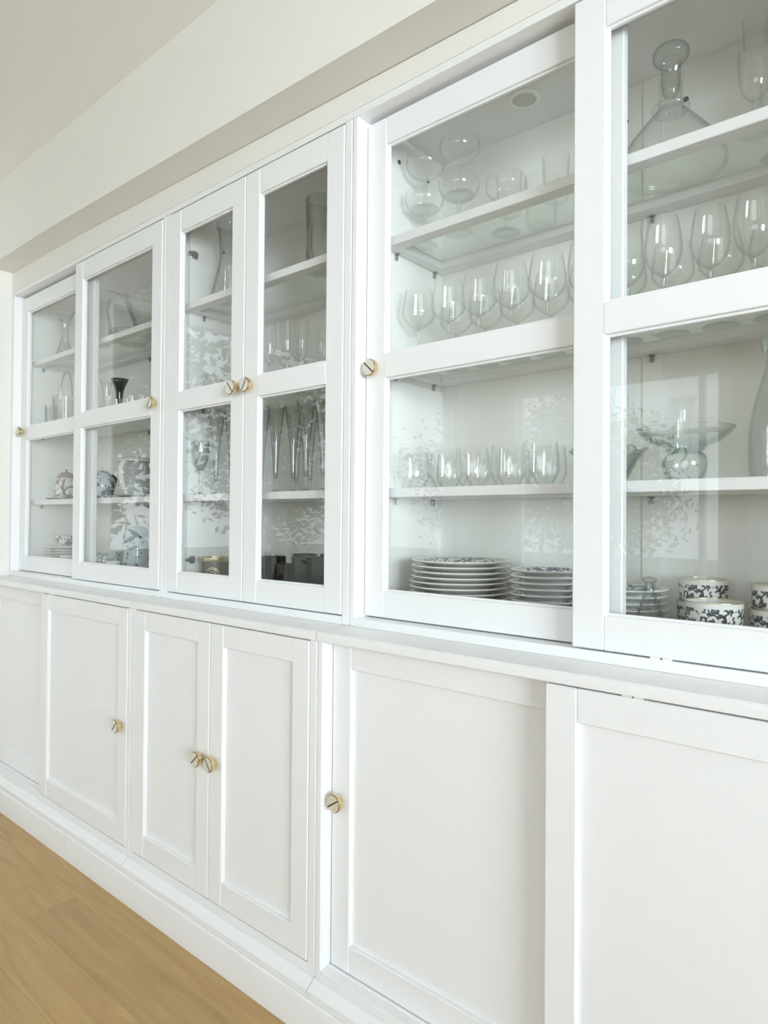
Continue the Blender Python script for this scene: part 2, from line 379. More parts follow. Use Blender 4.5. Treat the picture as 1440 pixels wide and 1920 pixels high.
def upper(x0, x1, sliding, label):
    cab = tag(empty('display_cabinet', ((x0+x1)/2, -.175, .8905)), label, 'cabinet', 'white glass-front cabinets along the wall')
    po = .0175 if sliding else .0243; si = .0425; yp = YU+.062
    yfr = -.283 if sliding else -.312
    boxes('post', [(x0+.0006, x0+po, YU, yp, .8905, 2.1025)], WHITE, cab, .0026, seg=2)
    boxes('post', [(x1-po, x1-.0006, YU, yp, .8905, 2.1025)], WHITE, cab, .0026, seg=2)
    boxes('side_panel', [(x0+.0006, x0+si, yp, 0, .8905, 2.1025)], INNER, cab, .0005)
    boxes('side_panel', [(x1-si, x1-.0006, yp, 0, .8905, 2.1025)], INNER, cab, .0005)
    boxes('top_panel', [(x0+.0006, x1-.0006, YU-.0005, 0, 2.1025, 2.1205)], WHITE, cab, .001)
    boxes('bottom_panel', [(x0+po, x1-po, YU, -.001, .8905, .9105)], WHITE, cab, .001)
    boxes('cabinet_floor', [(x0+si, x1-si, yp, BACK, .9105, FLZ)], INNER, cab, .0005)
    boxes('back_panel', [(x0+si, x1-si, BACK, -.002, .9105, 2.1025)], INNER, cab, 0)
    if sliding:
        xc = (x0+x1)/2-.003
        boxes('back_rail', [(xc-.0215, xc+.0215, BACK-.004, BACK, FLZ, 2.1025)], INNER, cab, .001)
    for z in SH:
        shelf(cab, x0+si+.001, x1-si-.001, z, yfr)
        for xx, s in ((x0+si, 1), (x1-si, -1)):
            pin(cab, xx, -.075, z-.0215, s); pin(cab, xx, -.235, z-.0215, s)
        if sliding: boxes('shelf_pin', [(xc-.006, xc+.006, BACK-.014, BACK-.004, z-.0245, z-.0215), (xc-.004, xc+.004, BACK-.010, BACK-.004, z-.037, z-.0245)], STEEL, cab, .001)
    z0, z1, top, bot, mid = .9135, 2.0995, .069, .0615, (1.4755, 1.5325)
    if sliding:
        fx = x0+.5605 if x0 > 0 else x0+.592
        d2 = door(cab, x0+po+.0015, fx+.080, z0, 2.092, YU+.033, .064, bot, mid)
        d1 = door(cab, fx, x1-po-.0015, z0, z1, YU-.001, top, bot, mid)
        return cab, d1, d2
    xm = (x0+x1)/2
    d1 = door(cab, x0+po+.001, xm-.001, z0, z1, YU-.001, top, bot, mid); d2 = door(cab, xm+.001, x1-po-.001, z0, z1, YU-.001, top, bot, mid)
    for dd, zz in ((d1, 1.99), (d1, 1.01)):
        hx = x0+si
        boxes('hinge', [(hx, hx+.008, YU+.068, YU+.086, zz-.012, zz+.012), (hx+.008, hx+.014, YU+.050, YU+.084, zz-.005, zz+.006)], STEEL, dd, .0015)
    for zz in (1.99, 1.01):
        hx = x1-si
        boxes('hinge', [(hx-.008, hx, YU+.068, YU+.086, zz-.012, zz+.012), (hx-.014, hx-.008, YU+.050, YU+.084, zz-.005, zz+.006)], STEEL, d2, .0015)
    return cab, d1, d2
def base(x0, x1, sliding, label):
    cab = tag(empty('base_cabinet', ((x0+x1)/2, -.23, 0)), label, 'cabinet', 'white panelled base cabinets along the wall')
    po = .0175 if sliding else .0243; yf = YB+.002; yp = yf+.062
    boxes('post', [(x0+.0006, x0+po, yf, yp, .116, .868)], WHITE, cab, .0026, seg=2)
    boxes('post', [(x1-po, x1-.0006, yf, yp, .116, .868)], WHITE, cab, .0026, seg=2)
    boxes('side_panel', [(x0+.0006, x0+po, yp, 0, .01, .868)], WHITE, cab, .0005)
    boxes('side_panel', [(x1-po, x1-.0006, yp, 0, .01, .868)], WHITE, cab, .0005)
    boxes('back_panel', [(x0+po, x1-po, -.01, -.002, .12, .868)], INNER, cab, 0)
    boxes('bottom_rail', [(x0+po, x1-po, yf, -.01, .116, .137)], WHITE, cab, .001)
    yc = YB-.003
    prof = [(0, .868), (yc+.0035, .868), (yc+.0012, .8692), (yc+.0008, .8815), (yc+.0022, .8862), (yc+.0055, .8892), (yc+.010, .8902), (0, .8902)]
    extrude_x('worktop', prof, x0+.0013, x1-.0013, WHITEH, cab)
    # base moulding: cove running out to the plinth
    mp = [(0, .116), (yf-.0005, .116), (yf-.0035, .1155), (yf-.0075, .1125), (yf-.014, .1055), (yf-.0205, .1015), (yf-.0235, .1000), (yf-.0240, .0990), (yf-.0240, .0845), (0, .0845)]
    extrude_x('base_moulding', mp, x0+.0012, x1-.0012, WHITE, cab)
    z0, z1, top, bot = .1395, .8650, .0565, .0635
    if sliding:
        fx = x0+.5595 if x0 > 0 else x0+.578
        d2 = door(cab, x0+po+.0015, fx+.080, z0-.0015, .8655, yf+.031, .0565, .062, None, .057, False)
        d1 = door(cab, fx, x1-po-.0015, z0, z1, yf-.001, top, bot, None, .057, False)
        boxes('track', [(x0+po, x1-po, yf+.0225, yf+.0295, .137, .1412)], WHITE, cab, .001)
        return cab, d1, d2
    xm = (x0+x1)/2
    d1 = door(cab, x0+po+.001, xm-.001, z0, z1, yf-.001, top, bot, None, .057, False); d2 = door(cab, xm+.001, x1-po-.001, z0, z1, yf-.001, top, bot, None, .057, False)
    return cab, d1, d2
uL, uL1, uL2 = upper(-1.21, 0, True, 'far white glass cabinet with sliding doors, holding teapots, beside the end wall')
uM, uM1, uM2 = upper(0, .81, False, 'narrow white glass cabinet with two hinged doors, between the sliding-door cabinets')
uR, uR1, uR2 = upper(.81, 2.02, True, 'nearest white glass cabinet with sliding doors, holding wine glasses and stacked plates')
bL, bL1, bL2 = base(-1.21, 0, True, 'far white panelled base cabinet with sliding doors, under the teapot cabinet')
bM, bM1, bM2 = base(0, .81, False, 'narrow white base cabinet with two hinged panel doors and paired brass knobs')
bR, bR1, bR2 = base(.81, 2.02, True, 'nearest white base cabinet with wide sliding panel doors, under the plates')
D = math.radians
knob(uL1, -.0475, 1.512, YU-.001, D(58)); knob(uL2, -1.162, 1.512, YU+.033, D(70))
knob(uM1, .3735, 1.508, YU-.001, D(-50)); knob(uM2, .4365, 1.508, YU-.001, D(58)); knob(uR2, .8590, 1.500, YU+.033, D(-42))
knob(bL1, -.0470, .505, YB+.001, D(48)); knob(bM1, .3755, .505, YB+.001, D(42)); knob(bM2, .4345, .505, YB+.001, D(-50)); knob(bR2, .8570, .513, YB+.033, D(33))
# cabinet ceiling spotlight, screws, guides of the nearest cabinet
def spot(cab, x, y):
    s = link('spotlight', lathe_me('spotlight', [(.026, 0), (.036, -.0005), (.036, -.004), (.030, -.006), (.026, -.0045), (.026, 0)], 32), INNER, cab, Vector((x, y, 2.1025))-world_of(cab))
    link('lens', lathe_me('lens', [(0, -.0015), (.0255, -.0015), (.0255, -.0028), (0, -.0028)], 32), DISC, s)
spot(uR, 1.163, -.158)
screw(uR, (.8525, -.225, 2.035), 'x'); screw(uR, (.8525, -.105, 2.035), 'x'); screw(uR, (1.352, BACK, 2.03), 'y'); screw(uR, (1.478, BACK, 2.03), 'y')
screw(uM, (.0425, -.16, 2.035), 'x'); screw(uL, (-1.1675, -.16, 2.035), 'x')
for cab, x, y, z in ((uR, 1.51, YU+.004, .911), (bR, 1.50, YB+.006, .8665), (bL, -.575, YB+.006, .8665)):
    boxes('door_guide', [(x, x+.016, y-.003, y+.012, z-.0012, z+.0022), (x+.02, x+.034, y-.003, y+.012, z-.0012, z+.0022)], INNER, cab, .0006)
# plinth boards in front of the base cabinets
PY = YB-.0275
for xa, xb, lab in ((-1.2105, -.3615, 'white plinth board along the floor beside the end wall'), (-.3590, 2.02, 'long white plinth board along the floor under the nearer cabinets')):
    o = extrude_x('plinth_board', [(PY+.018, 0.0), (PY, 0.0), (PY, .0775), (PY+.0012, .0815), (PY+.004, .0838), (PY+.018, .0842)], xa, xb, WHITE, None)
    tag(o, lab, 'plinth')

# ------------------------------------------------------------------ glassware and china builders
MC = {}
def cached(key, fn, mats, ang=32):
    if key not in MC:
        me = fn()
        for m in (mats if isinstance(mats, (list, tuple)) else [mats]): me.materials.append(m)
        shade(me, ang); MC[key] = me
    return MC[key]
def put(name, me, loc, label=None, cat=None, group=None, parent=None, rz=0.0):
    o = bpy.data.objects.new(name, me); C.objects.link(o); o.location = loc
    if parent: o.parent = parent
    if rz: o.rotation_euler = (0, 0, rz)
    return tag(o, label, cat, group)
def root(name, loc, label, cat, group=None, rz=0.0):
    o = empty(name, loc); o.rotation_euler = (0, 0, rz); return tag(o, label, cat, group)
def smooth_prof(pts, k=4):
    out = []
    n = len(pts)
    for i in range(n-1):
        p0, p1, p2, p3 = pts[max(i-1, 0)], pts[i], pts[i+1], pts[min(i+2, n-1)]
        for j in range(k):
            t = j/k; out.append(tuple(max(0.0, .5*((2*p1[c])+(-p0[c]+p2[c])*t+(2*p0[c]-5*p1[c]+4*p2[c]-p3[c])*t*t+(-p0[c]+3*p1[c]-3*p2[c]+p3[c])*t**3)) if c == 0 else .5*((2*p1[c])+(-p0[c]+p2[c])*t+(2*p0[c]-5*p1[c]+4*p2[c]-p3[c])*t*t+(-p0[c]+3*p1[c]-3*p2[c]+p3[c])*t**3) for c in (0, 1)))
    out.append(pts[-1]); lo, hi = min(q[1] for q in pts), max(q[1] for q in pts)
    return [(r, min(max(z, lo), hi)) for r, z in out]
def stemware(kind, loc, label, group, name='wine_glass', cat='glass', mat=None, s=1.0):
    """foot, stem and bowl, each a mesh"""
    mat = mat or CLEAR; smat = FINE
    K = {  # foot radius, stem top z, stem radius, bowl outer profile (r, z)
        'wine': (.034, .088, .0036, [(0, .086), (.005, .0885), (.024, .100), (.0385, .116), (.0410, .132), (.0370, .160), (.0325, .186)]),
        'wine_big': (.034, .082, .0036, [(0, .080), (.005, .0825), (.021, .095), (.0315, .116), (.0335, .140), (.0300, .170), (.0262, .192)]),
        'coupe': (.034, .078, .0040, [(0, .076), (.012, .078), (.034, .086), (.0470, .103), (.0480, .122), (.0465, .130)]),
        'flute': (.032, .075, .0036, [(0, .073), (.006, .075), (.015, .095), (.0205, .130), (.0215, .165), (.0200, .205)]),
        'trumpet': (.033, .045, .0045, [(0, .043), (.006, .046), (.0085, .090), (.0130, .150), (.0210, .215), (.0270, .250)]),
        'cordial': (.028, .060, .0042, [(0, .058), (.008, .060), (.021, .075), (.0270, .105), (.0285, .135), (.0270, .150)]),
    }[kind]
    fr, st, sr, bowl = K
    r = root(name, loc, label, cat, group)
    put('foot', cached(kind+'foot', lambda: lathe_me('foot', [(0, 0), (fr-.001, 0), (fr, .0008), (fr-.001, .0018), (fr*.5, .0032), (sr*2.2, .006), (0, .0075)], 32), smat), (0, 0, 0), parent=r)
    put('stem', cached(kind+'stem', lambda: lathe_me('stem', [(0, .0072), (sr*1.5, .0074), (sr, .016), (sr, st-.014), (sr*1.6, st-.004), (0, st-.001)], 12), smat), (0, 0, 0), parent=r)
    put('bowl', cached(kind+'bowl', lambda: lathe_me('bowl', shell(smooth_prof(bowl, 3), .0013), 36), mat), (0, 0, 0), parent=r)
    if s != 1: r.scale = (s, s, s)
    return r
def tumbler(kind, loc, label, group, mat=None, name='tumbler', cat='glass', s=1.0, rz=0.0):
    P = {'facet': ([(0, 0), (.024, 0), (.0255, .0015), (.0375, .024), (.0395, .030), (.0385, .060), (.0355, .090)], .0018, 24),
         'plain': ([(0, 0), (.021, 0), (.0235, .0015), (.0245, .03), (.0265, .085)], .0022, 30),
         'cut': ([(0, 0), (.026, 0), (.028, .002), (.030, .045), (.0325, .088)], .004, 20),
         'juice': ([(0, 0), (.019, 0), (.021, .0015), (.0225, .03), (.0235, .062)], .002, 24),
         'heavy': ([(0, 0), (.027, 0), (.030, .003), (.0325, .05), (.034, .098)], .0035, 30)}[kind]
    me = cached(kind+(mat or CLEAR).name, lambda: lathe_me(name, shell(P[0], P[1]), P[2]), mat or CLEAR, 20 if kind in ('facet', 'cut') else 32)
    o = put(name, me, loc, label, cat, group, rz=rz); o.scale = (s, s, s); return o
def plate_me(R, h, mat, key):
    pr = [(0, .0030), (R*.52, .0030), (R*.55, 0), (R*.60, 0), (R*.62, .0035), (R*.80, h*.62), (R-.002, h-.0035), (R, h-.0018), (R-.001, h), (R-.004, h), (R*.80, h*.62+.0045), (R*.64, .0078), (R*.5, .0065), (0, .0065)]
    return cached(key, lambda: lathe_me('plate', pr, 48), mat)
ORD = ['first', 'second', 'third', 'fourth', 'fifth', 'sixth', 'seventh', 'eighth', 'ninth', 'tenth', 'eleventh', 'twelfth']
Z1, Z2, Z3, Z0 = SH[0]+.0002, SH[1]+.0002, SH[2]+.0002, FLZ+.0004

# ------------------------------------------------------------------ nearest cabinet
G = 'champagne coupes on the top shelf'
stemware('coupe', (.906, -.190, Z1), 'lower champagne coupe of the stack beside the cabinet side wall, top shelf', G, 'champagne_coupe')
stemware('coupe', (.908, -.190, Z1+.0898), 'upper champagne coupe of the stack beside the cabinet side wall, top shelf', G, 'champagne_coupe')
stemware('coupe', (1.012, -.195, Z1), 'lower champagne coupe of the stack second from the side wall, top shelf', G, 'champagne_coupe')
stemware('coupe', (1.014, -.196, Z1+.0898), 'upper champagne coupe of the stack second from the side wall, top shelf', G, 'champagne_coupe')
stemware('coupe', (1.098, -.125, Z1+.0), 'single champagne coupe standing behind the tumblers, top shelf of nearest cabinet', G, 'champagne_coupe')
tumbler('plain', (1.150, -.200, Z1), 'small clear tumbler between coupes and sliding door overlap, top shelf', 'small tumblers on the top shelf', s=1.1)
tumbler('plain', (1.262, -.200, Z1), 'small clear tumbler nearest the door overlap, top shelf of nearest cabinet', 'small tumblers on the top shelf', s=1.1)
tumbler('heavy', (1.180, -.105, Z1), 'taller clear tumbler at the back of the top shelf, behind small tumblers', 'small tumblers on the top shelf', s=1.15)
# ship's decanter with ball stopper
r = root('decanter', (1.484, -.160, Z1), 'clear wide-bottomed decanter with a mushroom stopper on the top shelf', 'decanter')
put('body', cached('decb', lambda: lathe_me('body', shell(smooth_prof([(0, 0), (.090, .001), (.100, .010), (.098, .026), (.078, .060), (.046, .100), (.026, .124), (.0225, .140), (.0215, .180), (.026, .196)], 4), .003), 40), CLEAR), (0, 0, 0), parent=r)
put('collar', cached('decc', lambda: lathe_me('collar', smooth_prof([(.024, .118), (.033, .121), (.035, .126), (.033, .131), (.024, .134)], 2)+[(.024, .118)], 32), FINE), (0, 0, 0), parent=r)
put('stopper', cached('decs', lambda: lathe_me('stopper', smooth_prof([(0, .150), (.012, .152), (.0165, .170), (.018, .196), (.0185, .216), (.027, .219), (.0330, .228), (.0325, .240), (.022, .249), (0, .252)], 3), 32), SOLID), (0, 0, 0), parent=r)
stemware('cordial', (1.640, -.205, Z1), 'lower cordial glass of the stack at the picture edge, top shelf', 'cordial glasses on the top shelf', 'cordial_glass')
tumbler('juice', (1.640, -.205, Z1+.1515), 'small clear shot glass on top of the cordial glass, top shelf', 'cordial glasses on the top shelf', name='shot_glass', s=.9)
stemware('cordial', (1.655, -.095, Z1), 'cordial glass standing behind the stacked one, top shelf near decanter', 'cordial glasses on the top shelf', 'cordial_glass')
# wine glasses on the second shelf
G = 'wine glasses on the second shelf'
front = [(.902, 'wine'), (.993, 'wine'), (1.075, 'wine'), (1.160, 'wine'), (1.246, 'wine'), (1.330, 'wine_big')]
for i, (x, k) in enumerate(front):
    stemware(k, (x, -.205-.004*(i % 2), Z2), '%s wine glass from the side wall, front row behind rear sliding door' % ORD[i], G)
for i, (x, k) in enumerate([(1.415, 'wine_big'), (1.487, 'wine_big'), (1.566, 'wine_big'), (1.640, 'wine_big')]):
    stemware(k, (x, -.200-.012*(i % 2), Z2), '%s large wine glass after the door overlap, front row of second shelf' % ORD[i], G)
for i, x in enumerate([.945, 1.032, 1.118, 1.205, 1.290, 1.378]):
    stemware('wine', (x, -.105, Z2), '%s wine glass from the side wall in the back row of second shelf' % ORD[i], G)
for i, x in enumerate([1.470, 1.560, 1.650]):
    stemware('wine', (x, -.100, Z2), '%s back-row wine glass beyond the door overlap on second shelf' % ORD[i], G)
# stemless tumblers with tapered bases on the third shelf
G = 'stemless tumblers with tapered bases on the third shelf'
for i, (x, y) in enumerate([(.902, -.222), (.990, -.210), (1.072, -.224), (1.157, -.212), (1.243, -.226)]):
    tumbler('facet', (x, y, Z3), '%s tapered stemless tumbler from the side wall, front row of third shelf' % ORD[i], G, rz=.3*i)
for i, (x, y) in enumerate([(.946, -.120), (1.034, -.118), (1.122, -.122), (1.208, -.116)]):
    tumbler('facet', (x, y, Z3), '%s tapered stemless tumbler from the side wall, back row of third shelf' % ORD[i], G, rz=.2*i)
# ruffled bowl behind the door overlap
def ruff(a, r, z): f = max(0, (z-.02)/.05); return (r*(1+.07*f*math.sin(8*a)), z+.005*f*math.sin(8*a))
put('ruffled_bowl', cached('ruff', lambda: lathe_me('ruffled_bowl', shell(smooth_prof([(0, 0), (.030, 0), (.036, .006), (.048, .028), (.064, .056), (.076, .070)], 4), .0035), 64, ruff), CRYSTAL, 60), (1.356, -.150, Z3), 'pressed-glass bowl with a ruffled rim behind the sliding door overlap', 'bowl')
# inverted glass bowl carrying a wide dish with a vase in it
put('rose_bowl', cached('rose', lambda: lathe_me('rose_bowl', shell(smooth_prof([(0, 0), (.022, 0), (.034, .010), (.0400, .030), (.0360, .048), (.0260, .0545)], 4), .0025), 36), AQUA), (1.520, -.190, Z3), 'round clear glass bowl under the wide dish on the third shelf', 'bowl')
put('glass_dish', cached('dish', lambda: lathe_me('glass_dish', shell(smooth_prof([(0, 0), (.028, .0004), (.038, .008), (.060, .019), (.078, .034), (.0865, .044)], 4), .003), 48), AQUA), (1.520, -.190, Z3+.0555), 'wide shallow clear glass dish balanced on a round glass bowl', 'dish')
put('bud_vase', cached('bud', lambda: lathe_me('bud_vase', shell(smooth_prof([(0, 0), (.016, 0), (.018, .006), (.0155, .030), (.0145, .060), (.018, .085), (.0255, .098)], 4), .002), 24, lambda a, r, z: (r*(1+.10*max(0, (z-.07)/.03)*math.sin(5*a)), z)), CLEAR), (1.514, -.191, Z3+.0615), 'slim clear vase with flared rim standing in the wide glass dish', 'vase')
r = root('flask', (1.668, -.170, Z3), 'grey-tinted glass flask with a silver cap at the picture edge, third shelf', 'flask')
put('body', cached('flaskb', lambda: lathe_me('body', shell(smooth_prof([(0, 0), (.040, 0), (.044, .008), (.046, .050), (.043, .105), (.030, .160), (.019, .200), (.017, .222)], 4), .003), 36), GREYG), (0, 0, 0), parent=r)
put('cap', cached('flaskc', lambda: lathe_me('cap', [(0, .2225), (.0235, .2225), (.0245, .224), (.0245, .246), (.022, .250), (0, .2505)], 32), CHROME), (0, 0, 0), parent=r)
# plates
PM = plate_me(.118, .020, PLATEM, 'dinner')
jit = [(0, 0), (.002, -.001), (-.001, .001), (-.004, .0), (-.0055, .001), (.001, -.001), (.0025, 0), (.0, .001), (.002, 0)]
PO = ['bottom', 'second', 'third', 'fourth', 'fifth', 'sixth', 'seventh', 'eighth', 'top']
for i in range(9):
    put('dinner_plate', PM, (1.008+jit[i][0], -.174+jit[i][1], Z0+i*.01215), ('%s cream dinner plate of the tall stack beside the side wall' if i in (0, 8) else '%s cream dinner plate from the bottom of the tall stack') % PO[i], 'plate', 'stack of dinner plates', rz=.5*i)
SM = plate_me(.078, .017, SIDEM, 'side')
zz = Z0
for i in range(8):
    tilt = (0, 0) if i < 2 or i > 4 else (.05*(i-1)/3, -.06*(i-1)/3)
    o = put('side_plate', SM, (1.232+.0015*((i*7) % 5-2), -.178, zz), '%s of the patterned side plates stacked between dinner plates and door overlap' % (PO[i] if i < 7 else 'top'), 'plate', 'stack of side plates', rz=.7*i)
    zz += .0128
SM2 = plate_me(.080, .016, SIDEM, 'side2')
for i in range(6):
    put('saucer', SM2, (1.400+.001*(i % 3-1), -.165, Z0+i*.0125), '%s of the saucers stacked just past the door overlap' % (PO[i] if i < 5 else 'top'), 'plate', 'stack of saucers', rz=.4*i)
r = root('cruet', (1.472, -.238, Z0), 'small conical clear glass cruet between the saucers and the printed cups', 'cruet')
put('body', cached('cruet', lambda: lathe_me('body', shell(smooth_prof([(0, 0), (.032, 0), (.0345, .003), (.027, .025), (.017, .055), (.0095, .078), (.0085, .088), (.012, .094)], 4), .0022), 32), CRYSTAL), (0, 0, 0), parent=r)
put('stopper', cached('cruets', lambda: lathe_me('stopper', smooth_prof([(0, .085), (.006, .086), (.0065, .095), (.012, .099), (.012, .105), (0, .108)], 3), 20), SOLID), (0, 0, 0), parent=r)
def cup(loc, label, group='printed soup cups on the cabinet floor', rz=0.0, s=1.0):
    r = root('soup_cup', loc, label, 'cup', group, rz)
    put('body', cached('cupb', lambda: lathe_me('body', shell(smooth_prof([(0, 0), (.034, 0), (.036, .003), (.040, .008), (.0455, .016), (.0470, .030), (.0480, .056)], 3), .0028), 40), CUPM), (0, 0, 0), parent=r)
    put('gilt_rim', cached('cupr', lambda: lathe_me('gilt_rim', [(.0452, .0558), (.0480, .0558), (.0482, .0566), (.0480, .0574), (.0452, .0574), (.0450, .0566), (.0452, .0558)], 40), GOLD), (0, 0, 0), parent=r)
    h = cached('cuph', lambda: tube_me('handle', arc(.046, .032, .020, .015, -PI/2, PI/2), .0035, 8), CUPM)
    put('handle', h, (0, 0, 0), parent=r); r.scale = (s, s, s)
def saucers(x, y, n, lab):
    for i in range(n): put('saucer', plate_me(.053, .010, CHINA, 'smallsaucer'), (x, y, Z0+i*.0072), '%s small plain saucer %s' % (('lower', 'upper')[i], lab), 'plate', 'small plain saucers under cups')
    return Z0+n*.0072
z = saucers(1.577, -.216, 2, 'under the front printed cup')
cup((1.577, -.216, z-.0020), 'white printed soup cup standing in front on two saucers', rz=2.0)
cup((1.531, -.108, Z0), 'lower printed soup cup of the nested pair behind the cruet', rz=1.9)
cup((1.531, -.108, Z0+.0465), 'upper printed soup cup of the nested pair behind the cruet', rz=1.6, s=.93)
cup((1.668, -.152, Z0), 'lower printed soup cup of the nested pair at the picture edge', rz=1.2)
cup((1.668, -.152, Z0+.0465), 'upper printed soup cup of the nested pair at the picture edge', rz=.9, s=.93)

# ------------------------------------------------------------------ narrow middle cabinet
put('carafe', cached('carafe', lambda: lathe_me('carafe', shell(smooth_prof([(0, 0), (.040, 0), (.046, .006), (.048, .030), (.038, .075), (.027, .120), (.024, .160), (.029, .215), (.036, .245)], 4), .003), 36), CRYSTAL), (.165, -.235, Z1), 'tall waisted clear glass carafe on the top shelf of the narrow cabinet', 'carafe')
put('crystal_vase', cached('cvase', lambda: lathe_me('crystal_vase', shell([(0, 0), (.036, 0), (.038, .004), (.038, .05), (.0385, .12), (.040, .205)], .004), 60, lambda a, r, z: (r*(1+.07*math.sin(10*a+z*26)), z)), SOLID, 18), (.574, -.225, Z1), 'tall ribbed cut-crystal vase on the top shelf of the narrow cabinet', 'vase')
put('glass_bowl', cached('lowb', lambda: lathe_me('glass_bowl', shell(smooth_prof([(0, 0), (.030, 0), (.038, .008), (.044, .035), (.037, .066), (.034, .078), (.041, .098)], 4), .002), 36), CLEAR), (.120, -.235, Z2), 'round clear glass jar with a flared neck on the second shelf', 'bowl')
G = 'champagne flutes on the second shelf of the narrow cabinet'
for i, (x, y) in enumerate([(.385, -.245), (.452, -.235), (.525, -.245), (.595, -.235)]):
    stemware('flute', (x, y, Z2), '%s champagne flute from the hinged-door centre, front row, second shelf' % ORD[i], G, 'champagne_flute', s=(.95, .97, .86, .72)[i])
for i, (x, y) in enumerate([(.41, -.13), (.49, -.12), (.565, -.125)]):
    stemware('flute', (x, y, Z2), '%s champagne flute of the back row on second shelf, narrow cabinet' % ORD[i], G, 'champagne_flute', s=.92)
G = 'trumpet flutes on the third shelf of the narrow cabinet'
stemware('coupe', (.115, -.100, Z3), 'short footed coupe standing behind the trumpet flutes, third shelf of narrow cabinet', 'goblets on the third shelf', 'champagne_coupe', s=.9)
for i, (x, y) in enumerate([(.132, -.245), (.200, -.235), (.275, -.240), (.348, -.240), (.418, -.245), (.482, -.235), (.545, -.245), (.605, -.238)]):
    stemware('trumpet', (x, y, Z3), '%s tall trumpet flute from the hinge side, front row of third shelf' % ORD[i], G, 'trumpet_flute', mat=CRYSTAL, s=(1.0, 1.02, .98, .97, 1.0, .98, 1.0, 1.0)[i])
for i, (x, y) in enumerate([(.17, -.14), (.38, -.13), (.45, -.14), (.52, -.13), (.585, -.135)]):
    stemware('trumpet', (x, y, Z3), '%s tall trumpet flute from the hinge side, back row of third shelf' % ORD[i], G, 'trumpet_flute', mat=CRYSTAL, s=.96)
# goblet with a knobbed bowl
r = root('goblet', (.075, -.262, Z3), 'clear goblet with bubbled prunts on its bowl beside the hinge-side wall', 'goblet')
put('foot', cached('gobf', lambda: lathe_me('foot', [(0, 0), (.027, 0), (.028, .001), (.014, .004), (.005, .008), (0, .009)], 28), CRYSTAL), (0, 0, 0), parent=r)
put('stem', cached('gobs', lambda: lathe_me('stem', smooth_prof([(0, .008), (.006, .010), (.0045, .035), (.006, .050), (.0045, .066), (.007, .080), (0, .082)], 3), 16), CRYSTAL), (0, 0, 0), parent=r)
bw_ = put('bowl', cached('gobb', lambda: lathe_me('bowl', shell(smooth_prof([(0, .078), (.008, .080), (.020, .104), (.0265, .135), (.0255, .170)], 4), .0016), 30), CRYSTAL), (0, 0, 0), parent=r)
pr = cached('prunt', lambda: lathe_me('prunt', smooth_prof([(0, -.005), (.004, -.0035), (.0055, 0), (.004, .0035), (0, .005)], 2), 12), CRYSTAL)
for k in range(12):
    a = k*2.4; zq = .108+.0045*k; put('prunt', pr, (.0265*math.cos(a), .0265*math.sin(a), zq), parent=bw_)
# tins and dark tumblers on the cabinet floor
r = root('candle_tin', (.125, -.240, Z0), 'olive candle tin with gold rim and round label in the narrow cabinet', 'tin')
put('body', cached('tinb', lambda: lathe_me('body', shell([(0, 0), (.038, 0), (.040, .002), (.043, .078)], .0015), 40), TINGREEN), (0, 0, 0), parent=r)
put('rim', cached('tinr', lambda: lathe_me('rim', [(.0415, .075), (.0455, .075), (.0465, .077), (.0465, .087), (.0450, .089), (.0415, .089), (.0415, .075)], 40), GOLD), (0, 0, 0), parent=r)
put('wax', cached('tinw', lambda: lathe_me('wax', [(0, .060), (.0395, .060), (.0395, .068), (0, .069)], 32), CANDLE), (0, 0, 0), parent=r)
def tinlabel():
    vs, fs = [], []; n = 28
    for ri, ro in ((.0245, .0215), (.0190, .0165), (.0115, .0085)):
        b0 = len(vs)
        for k in range(n):
            a = 2*PI*k/n
            for q in (ri, ro):
                u = q*math.cos(a); z = .034+q*math.sin(a); R = .0402+.003*(z/.078); an = u/R
                vs.append(((R+.0007)*math.sin(an), -(R+.0007)*math.cos(an), z))
        for k in range(n): fs.append((b0+2*k, b0+2*((k+1) % n), b0+2*((k+1) % n)+1, b0+2*k+1))
    me = bpy.data.meshes.new('label'); me.from_pydata(vs, [], fs); return me
put('label', cached('tinl', tinlabel, GOLD), (0, 0, 0), parent=r, rz=.75)
tumbler('heavy', (.155, -.125, Z0), 'pale green waxed jar standing behind the olive candle tin', None, CANDLE, 'candle_jar', 'jar', s=1.08)
G = 'dark tinted tumblers on the floor of the narrow cabinet'
for x, y, m, s, lab in ((.402, -.235, GREENG, 1.05, 'dark green glass tumbler nearest the meeting of the hinged doors'), (.442, -.150, SMOKE, 1.1, 'smoked tumbler in the back row between green and black tumblers'),
                        (.474, -.262, SMOKE, .88, 'short smoked glass tumbler in front, beside the green tumbler'), (.532, -.235, SMOKE, 1.08, 'large smoked glass tumbler in the middle of the dark tumblers'),
                        (.606, -.235, BLACKG, 1.1, 'black glass tumbler nearest the stile of the hinged door'), (.540, -.130, BLACKG, 1.12, 'black glass tumbler in the back row behind the smoked one')):
    tumbler('heavy', (x, y, Z0), lab, G, m, 'dark_tumbler', s=s)

# ------------------------------------------------------------------ far cabinet
put('glass_vase', cached('vL', lambda: lathe_me('glass_vase', shell(smooth_prof([(0, 0), (.034, 0), (.037, .005), (.030, .030), (.018, .070), (.015, .105), (.020, .150), (.040, .200)], 4), .0025), 32), CRYSTAL), (-.985, -.225, Z1), 'clear glass vase with a flared mouth, alone on the far cabinet top shelf', 'vase')
